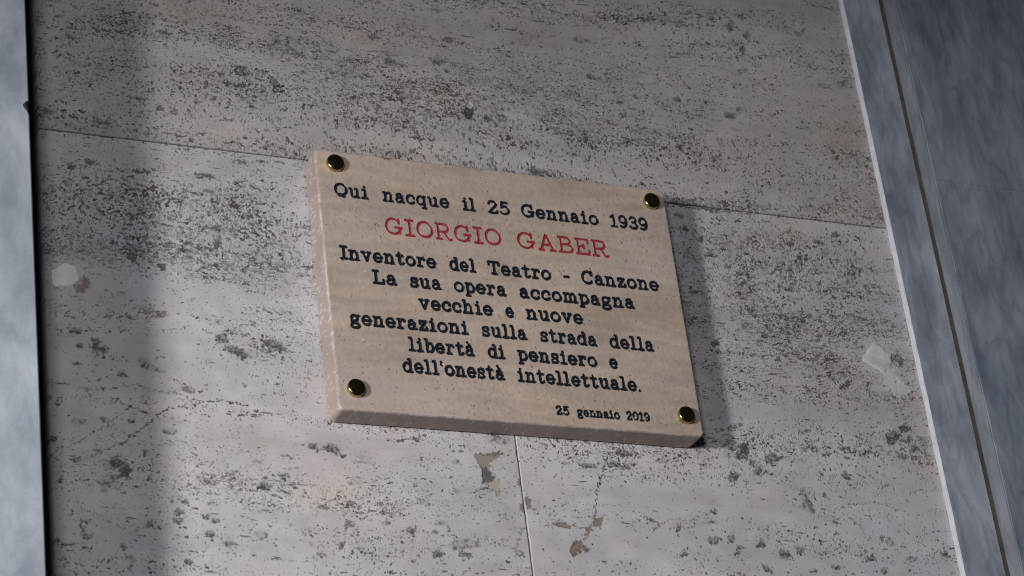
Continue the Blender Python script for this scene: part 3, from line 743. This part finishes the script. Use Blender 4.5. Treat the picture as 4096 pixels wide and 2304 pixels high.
G['G'] = (1.24, [arc(.58, .71, .58, .71, 48, 345), l((1.04, 1.42), (1.04, 1.02)), l((.72, .62), (1.24, .62)), l((1.06, .62), (1.06, .10))])
G['I'] = (0.60, [l((0, 0), (.60, 0)), l((0, CAPH), (.60, CAPH)), l((.30, 0), (.30, CAPH))])
G['L'] = (0.96, [l((0, CAPH), (.44, CAPH)), l((.2, CAPH), (.2, 0)), l((0, 0), (.94, 0), (.94, .40))])
G['O'] = (1.18, [arc(.59, .71, .59, .71)])
G['Q'] = (1.20, [arc(.59, .75, .59, .67), cat([(.36, .02), (.52, .14), (.72, -.06), (.96, -.04)])])
G['R'] = (1.20, [l((0, 0), (.42, 0)), l((0, CAPH), (.62, CAPH)), l((.16, CAPH), (.16, 0)), cat([(.60, CAPH), (.88, 1.34), (.98, 1.06), (.86, .78), (.58, .68)]), l((.16, .68), (.60, .68)), l((.62, .68), (1.00, 0), (1.20, 0))])
G['T'] = (1.10, [l((0, 1.06), (0, CAPH), (1.10, CAPH), (1.10, 1.06)), l((.55, CAPH), (.55, 0)), l((.32, 0), (.78, 0))])

# lines of the inscription: baseline (mm below the top), x-height (mm), pen radius (mm), colour, words with left and right end (mm)
LINES = [
 (-54.0, 9.5, 1.60, 'k', [('Qui', 17.6, 55.3), ('nacque', 69.8, 144.2), ('il', 158.2, 173.7), ('25', 186.6, 212.4), ('Gennaio', 225.1, 315.4), ('1939', 328.5, 374.4)]),
 (-91.8, 12.3, 1.48, 'r', [('GIORGIO', 69.2, 198.4), ('GABER', 216.2, 322.4)]),
 (-126.6, 9.5, 1.70, 'k', [('Inventore', 16.7, 121.5), ('del', 135.3, 165.4), ('Teatro', 178.1, 250.1), ('-', 263.2, 271.5), ('Canzone', 284.3, 375.4)]),
 (-150.8, 9.5, 1.70, 'k', [('La', 49.3, 76.2), ('sua', 89.4, 124.3), ('opera', 137.4, 196.2), ('accompagna', 209.8, 343.1)]),
 (-174.8, 9.5, 1.70, 'k', [('vecchie', 96.4, 178.0), ('e', 191.6, 201.6), ('nuove', 214.5, 279.7)]),
 (-199.0, 9.5, 1.70, 'k', [('generazioni', 20.3, 148.4), ('sulla', 161.9, 212.9), ('strada', 226.6, 292.4), ('della', 306.0, 358.0)]),
 (-222.9, 9.5, 1.70, 'k', [('libert\u00e0', 80.0, 152.4), ('di', 166.0, 185.7), ('pensiero', 198.8, 288.8), ('e', 301.9, 312.2)]),
 (-246.8, 9.5, 1.70, 'k', [("dell'onest\u00e0", 71.5, 182.2), ('intellettuale.', 195.5, 335.3)]),
 (-280.0, 6.0, 1.24, 'k', [('25', 233.2, 248.7), ('gennaio', 256.5, 305.8), ('2019', 312.4, 340.2)]),
]

def word_strokes(word, x0, x1, base, xh, r):
    """Pen strokes of a word fitted between x0 and x1 (all in mm)."""
    gap = 0.34 if word.isupper() else 0.36
    pens, x = [], 0.0
    for ch in word:
        w, st = G[ch]
        for s_ in st: pens.append([(px + x, py) for px, py in s_])
        x += w + gap
    total = x - gap
    kx = (x1 - x0 - 2 * r) / total
    return [[(x0 + r + px * kx, base + r + py * xh) for px, py in s_] for s_ in pens]

# --- the front face as a fine grid; the letters are cut into it
HS = 0.0004
E_IN = 0.0014                                    # rounded arris between face and sides
fx = np.arange(E_IN - HS * 2, PW - E_IN + HS * 2.01, HS); fy = np.arange(-PH + E_IN - HS * 2, -E_IN + HS * 2.01, HS)
FX, FY = np.meshgrid(fx, fy)
shape = FX.shape
rag = gauss_field(shape, HS, 0.0007, 0.0007, 71)
rag2 = gauss_field(shape, HS, 0.0012, 0.0012, 72)

line_id = np.full(shape, -1, int)
letter_sd = np.full(shape, 1.0)                  # distance to the nearest pen stroke minus its radius
letter_r = np.full(shape, 0.001)
wob = gauss_field(shape, HS, 0.003, 0.003, 73) * 0.00007
for li, (base, xh, r, kc, words) in enumerate(LINES):
    for wd, x0, x1 in words:
        for st in word_strokes(wd, x0, x1, base, xh, r):
            p = np.array(st) * 0.001; rr = r * 0.001
            i0, i1 = np.searchsorted(fy, [p[:, 1].min() - 0.003, p[:, 1].max() + 0.003])
            j0, j1 = np.searchsorted(fx, [p[:, 0].min() - 0.003, p[:, 0].max() + 0.003])
            X = FX[i0:i1, j0:j1]; Y = FY[i0:i1, j0:j1]
            d = np.full(X.shape, 9.0)
            for a, b in zip(p[:-1], p[1:]):
                e = b - a
                t = np.clip(((X - a[0]) * e[0] + (Y - a[1]) * e[1]) / (e @ e + 1e-14), 0, 1)
                d = np.minimum(d, np.hypot(X - a[0] - t * e[0], Y - a[1] - t * e[1]))
            d = d - rr + wob[i0:i1, j0:j1]
            cur = letter_sd[i0:i1, j0:j1]
            better = d < cur
            letter_sd[i0:i1, j0:j1] = np.where(better, d, cur)
            line_id[i0:i1, j0:j1] = np.where(better, li, line_id[i0:i1, j0:j1])
            letter_r[i0:i1, j0:j1] = np.where(better, rr, letter_r[i0:i1, j0:j1])
letter_sd = letter_sd + rag * 0.00005

# outline of the face: a rectangle with small cut corners, slightly chipped
def plate_sd(X, Y):
    cx, cy = PW / 2, -PH / 2
    hx, hy = PW / 2 - E_IN, PH / 2 - E_IN
    rc = 0.0042
    qx = np.abs(X - cx) - hx + rc; qy = np.abs(Y - cy) - hy + rc
    return np.hypot(np.maximum(qx, 0), np.maximum(qy, 0)) + np.minimum(np.maximum(qx, qy), 0) - rc
psd = plate_sd(FX, FY) + 0.00012 * rag2 + 0.00018 * np.clip(gauss_field(shape, HS, 0.0022, 0.0022, 74) - 1.2, 0, 2)

def snap(vx, vy, sd, lim):
    """Move grid points that lie next to an outline onto it, so that outlines run smooth."""
    gy, gx = np.gradient(sd, HS)
    g2 = gx * gx + gy * gy + 1e-9
    k = np.abs(sd) < lim
    st = np.where(k, -sd / np.sqrt(g2) , 0)
    st = np.clip(st, -HS * .6, HS * .6)
    gn = np.sqrt(g2)
    return vx + st * gx / gn, vy + st * gy / gn
VX, VY = snap(FX.copy(), FY.copy(), psd, HS * 0.62)
VX2, VY2 = snap(FX.copy(), FY.copy(), letter_sd, HS * 0.55)
near = np.abs(letter_sd) < HS * 0.55
VX = np.where(near, VX2, VX); VY = np.where(near, VY2, VY)

# stone colour of the face
bend = 0.006 * gauss_field(shape, HS, 0.06, 0.02, 75)
pb = warp(gauss_field(shape, HS, 0.16, 0.0045, 76), HS, bend * 0, bend)
pb2 = warp(gauss_field(shape, HS, 0.05, 0.0016, 77), HS, bend * 0, bend)
pc = gauss_field(shape, HS, 0.035, 0.018, 78)
dens = np.clip(0.36 + 0.16 * pb + 0.14 * gauss_field(shape, HS, 0.012, 0.008, 79), 0, 1)
dens += 0.30 * np.exp(-((FX - 0.19) / 0.05) ** 2 - ((FY + 0.125) / 0.028) ** 2) + 0.25 * np.exp(-((FX - 0.385) / 0.02) ** 2 - ((FY + 0.135) / 0.02) ** 2)
pn = gauss_field(shape, HS, 0.00055, 0.00095, 80)
pp = smoothstep(0, 0.5, pn - (2.75 - 1.45 * dens)) * 0.62
ps = smoothstep(0, 0.6, gauss_field(shape, HS, 0.0007, 0.0006, 81) - (2.85 - 1.2 * dens)) * 0.85
base = np.array([0.372, 0.305, 0.250])
tone = 1 + 0.030 * pb + 0.014 * pb2 + 0.055 * pc + 0.03 * rag2 + 0.040 * warp(gauss_field(shape, HS, 0.010, 0.0022, 85), HS, bend, bend)
warmth = 0.022 * gauss_field(shape, HS, 0.02, 0.007, 82) + 0.008 * pb2
PC = np.stack([base[0] * tone * (1 + warmth * .6), base[1] * tone, base[2] * tone * (1 - warmth)], -1)
# paler and pinker lower left, faint blue-grey clouds lower right
kk = (np.exp(-((FX - 0.03) / 0.09) ** 2 - ((FY + 0.27) / 0.035) ** 2) * 0.55)[..., None]
PC = PC * (1 - kk) + np.array([0.365, 0.315, 0.288]) * kk
for cx, cy, ax, ay, am in [(0.372, -0.228, 0.016, 0.008, 0.35), (0.355, -0.093, 0.03, 0.004, 0.3), (0.372, -0.19, 0.02, 0.012, 0.15), (0.35, -0.253, 0.02, 0.006, 0.2)]:
    kk = (np.exp(-((FX - cx) / ax) ** 2 - ((FY - cy) / ay) ** 2) * am * (0.6 + 0.4 * smoothstep(-1, 1, pb2)))[..., None]
    PC = PC * (1 - kk) + np.array([0.25, 0.24, 0.25]) * kk
kk = (np.exp(-((FX - 0.192) / 0.022) ** 2 - ((FY + 0.118) / 0.012) ** 2) * 0.35 * smoothstep(-0.5, 1.2, pc + pb2 * .5 + rag2 * .4))[..., None]
PC = PC * (1 - kk) + np.array([0.13, 0.105, 0.085]) * kk
scr = smoothstep(0, 0.3, warp(gauss_field(shape, HS, 0.0022, 0.0006, 83), HS, bend, bend) - 2.65) * 0.5
PC = PC * (1 - scr[..., None]) + np.array([0.55, 0.50, 0.46]) * scr[..., None]
PC = PC * (1 - pp[..., None]) + np.array([0.14, 0.108, 0.085]) * pp[..., None]
PC = PC * (1 - ps[..., None]) + np.array([0.10, 0.078, 0.062]) * ps[..., None]
# traces of paint that ran over the cut edges of the letters
inkline = np.array([0 if L_[3] == 'k' else 1 for L_ in LINES] + [0])
halo = np.exp(-np.clip(letter_sd, 0, 1) / 0.00028) * smoothstep(0.1, 1.3, rag2 + 0.4 * rag) * 0.65
isr = (inkline[line_id] == 1)[..., None]
hc = np.where(isr, np.array([0.2, 0.05, 0.05]), np.array([0.05, 0.05, 0.055]))
PC = PC * (1 - halo[..., None]) + hc * halo[..., None]
# worn pale arris, red smear on the upper edge
worn = np.exp(psd / 0.0011) * 0.45 * smoothstep(-0.3, 1.0, gauss_field(shape, HS, 0.004, 0.003, 84)) * (np.abs(psd) < 0.02)
PC = PC * (1 - worn[..., None]) + np.array([0.46, 0.42, 0.40]) * worn[..., None]
def red_smear(X, Y):
    return np.exp(-((X - 0.0795) / 0.0060) ** 2) * np.exp(-(np.clip(-Y - 0.0014, 0, 1) / 0.0022) ** 2)
rs = np.clip(red_smear(FX, FY) * (0.9 + 0.3 * rag2), 0, 1)
PC = PC * (1 - rs[..., None]) + np.array([0.13, 0.02, 0.025]) * rs[..., None]

inside_t = np.clip(-letter_sd / letter_r, 0, 1)
groove = np.sqrt(np.clip(1 - (1 - inside_t) ** 2, 0, 1))
VZ = PT - 0.0009 * groove * np.clip(letter_r / 0.0013, 0, 1) - 0.00035 * ps - 0.00025 * pp + 0.00003 * rag2
VZ -= np.exp(psd / 0.0006) * 0.00022 * (np.abs(psd) < 0.01)

idx = np.arange(FX.size).reshape(shape)
quads = np.stack([idx[:-1, :-1], idx[:-1, 1:], idx[1:, 1:], idx[1:, :-1]], -1)
def cell(a): return 0.25 * (a[:-1, :-1] + a[:-1, 1:] + a[1:, 1:] + a[1:, :-1])
in_plate = cell(psd) < 0
in_letter = (cell(letter_sd) < 0) & in_plate
cell_line = line_id[:-1, :-1]
V_all = np.stack([VX, VY, VZ], -1).reshape(-1, 3); C_all = PC.reshape(-1, 3)

def compact(F, V, C=None):
    u, inv = np.unique(F, return_inverse=True)
    return V[u], inv.reshape(F.shape), (None if C is None else C[u])

F_face = quads[in_plate & ~in_letter]
# sides: follow the outline of the face
F_out = quads[in_plate]
ed = np.concatenate([F_out[:, [0, 1]], F_out[:, [1, 2]], F_out[:, [2, 3]], F_out[:, [3, 0]]])
key_ = np.sort(ed, 1); code = key_[:, 0].astype(np.int64) * FX.size + key_[:, 1]
uq, inv, cnt = np.unique(code, return_inverse=True, return_counts=True)
bd = ed[cnt[inv] == 1]
nxt = dict(zip(bd[:, 0].tolist(), bd[:, 1].tolist()))
start = bd[0, 0]; loop = [start]; c_ = nxt[start]
while c_ != start: loop.append(c_); c_ = nxt[c_]
loop = np.array(loop)
P = V_all[loop]
gy, gx = np.gradient(plate_sd(FX, FY), HS)
N = np.stack([gx.ravel()[loop], gy.ravel()[loop]], 1); N /= np.linalg.norm(N, axis=1)[:, None] + 1e-9
PSM = P[:, :2] - N * plate_sd(P[:, 0], P[:, 1])[:, None]      # the same outline without its small chips
rows = [(0.0, PT - 0.0003), (0.00045, PT - 0.00045), (0.0009, PT - 0.0009), (0.0013, PT - 0.0016), (0.0014, PT - 0.0026)] \
     + [(0.0014, z) for z in np.linspace(PT - 0.0036, 0.0024, 44)] + [(0.0010, 0.0014), (0.0004, 0.0009), (0.0002, -0.0004)]
nl = len(loop); per = np.arange(nl) * HS
rng = np.random.default_rng(9)
side_rag = gauss_field((len(rows), nl), HS, 0.0010, 0.0008, 91)
side_lo = gauss_field((len(rows), nl), HS, 0.004, 0.003, 92)
side_big = gauss_field((len(rows), nl), HS, 0.012, 0.006, 93)
chips = smoothstep(1.25, 1.7, warp(gauss_field((len(rows), nl), HS, 0.0007, 0.0016, 94), HS, side_lo * 0.0008, side_lo * 0) + 0.35 * side_big)
VV, CC = [], []
for k, (off, z) in enumerate(rows):
    amp = 0.000012 if 0 < k < len(rows) - 1 else 0.0
    o2 = off + amp * side_rag[k] - (0.00008 * np.clip(side_lo[k] - 0.7, 0, 2) if 1 <= k <= 5 else 0) - 0.00003 * chips[k] * (k > 2)
    zz = z + (0.00003 * side_lo[k] if 1 <= k <= 5 else 0) + np.zeros(nl)
    mixk = min(1.0, k / 5.0)
    Q = P[:, :2] * (1 - mixk) + PSM * mixk
    VV.append(np.stack([Q[:, 0] + N[:, 0] * o2, Q[:, 1] + N[:, 1] * o2, zz], 1))
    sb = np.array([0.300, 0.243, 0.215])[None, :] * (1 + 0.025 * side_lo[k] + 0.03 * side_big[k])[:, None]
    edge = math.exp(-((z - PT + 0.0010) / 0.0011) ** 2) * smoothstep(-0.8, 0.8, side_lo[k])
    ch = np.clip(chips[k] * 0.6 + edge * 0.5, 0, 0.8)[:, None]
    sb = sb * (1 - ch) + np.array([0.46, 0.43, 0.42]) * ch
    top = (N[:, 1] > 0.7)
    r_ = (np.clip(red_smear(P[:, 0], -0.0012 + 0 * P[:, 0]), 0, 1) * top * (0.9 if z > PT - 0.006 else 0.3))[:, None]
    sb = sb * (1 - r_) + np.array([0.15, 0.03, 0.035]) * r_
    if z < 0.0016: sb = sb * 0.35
    CC.append(sb)
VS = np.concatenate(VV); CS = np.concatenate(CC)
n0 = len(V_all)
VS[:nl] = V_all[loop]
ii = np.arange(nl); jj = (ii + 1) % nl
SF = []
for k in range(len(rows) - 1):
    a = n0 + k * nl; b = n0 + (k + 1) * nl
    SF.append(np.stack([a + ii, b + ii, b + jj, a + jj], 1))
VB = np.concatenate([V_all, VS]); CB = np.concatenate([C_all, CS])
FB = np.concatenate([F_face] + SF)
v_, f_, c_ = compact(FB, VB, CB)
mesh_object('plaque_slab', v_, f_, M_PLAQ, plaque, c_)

for li, L_ in enumerate(LINES):
    F = quads[in_letter & (cell_line == li)]
    v_, f_, _ = compact(F, V_all)
    o = mesh_object('lettering', v_, f_, M_INK if L_[3] == 'k' else M_RED, plaque)
    if L_[3] == 'r': o['label'] = 'line of larger red capitals'
    if li == len(LINES) - 1: o['label'] = 'small black date at the lower right'

# --- four brass studs
def stud(x, y, tilt):
    n = 64
    R, H = 0.0093, 0.0052
    prof = [(R * 0.94, -0.0002), (R * 0.985, 0.0003), (R, 0.0009), (R, H - 0.0016), (R * 0.985, H - 0.0008), (R * 0.95, H - 0.0003), (R * 0.90, H - 0.00002),
            (R * 0.80, H + 0.00026), (R * 0.6, H + 0.00060), (R * 0.35, H + 0.00084), (R * 0.15, H + 0.00092)]
    V = []
    for r_, z in prof:
        for i in range(n):
            a = 2 * math.pi * i / n
            px, py = r_ * math.cos(a), r_ * math.sin(a)
            V.append([x + px, y + py, PT + z + (px * tilt[0] + py * tilt[1]) * (z > 0.002)])
    V.append([x, y, PT + prof[-1][1]])
    F = []
    for k in range(len(prof) - 1):
        for i in range(n):
            j = (i + 1) % n
            F.append([k * n + i, k * n + j, (k + 1) * n + j, (k + 1) * n + i])
    b = (len(prof) - 1) * n
    for i in range(n): F.append([b + i, b + (i + 1) % n, len(V) - 1])
    return mesh_object('brass_stud', np.array(V), F, M_BRASS, plaque)
stud(0.0205, -0.0165, (0.00, 0.01))
stud(0.3815, -0.0175, (0.01, -0.01))
stud(0.0190, -0.2690, (-0.01, 0.00))
stud(0.3810, -0.2700, (0.00, 0.005))

for o in sc.objects:
    if 'origin' in o: del o['origin']
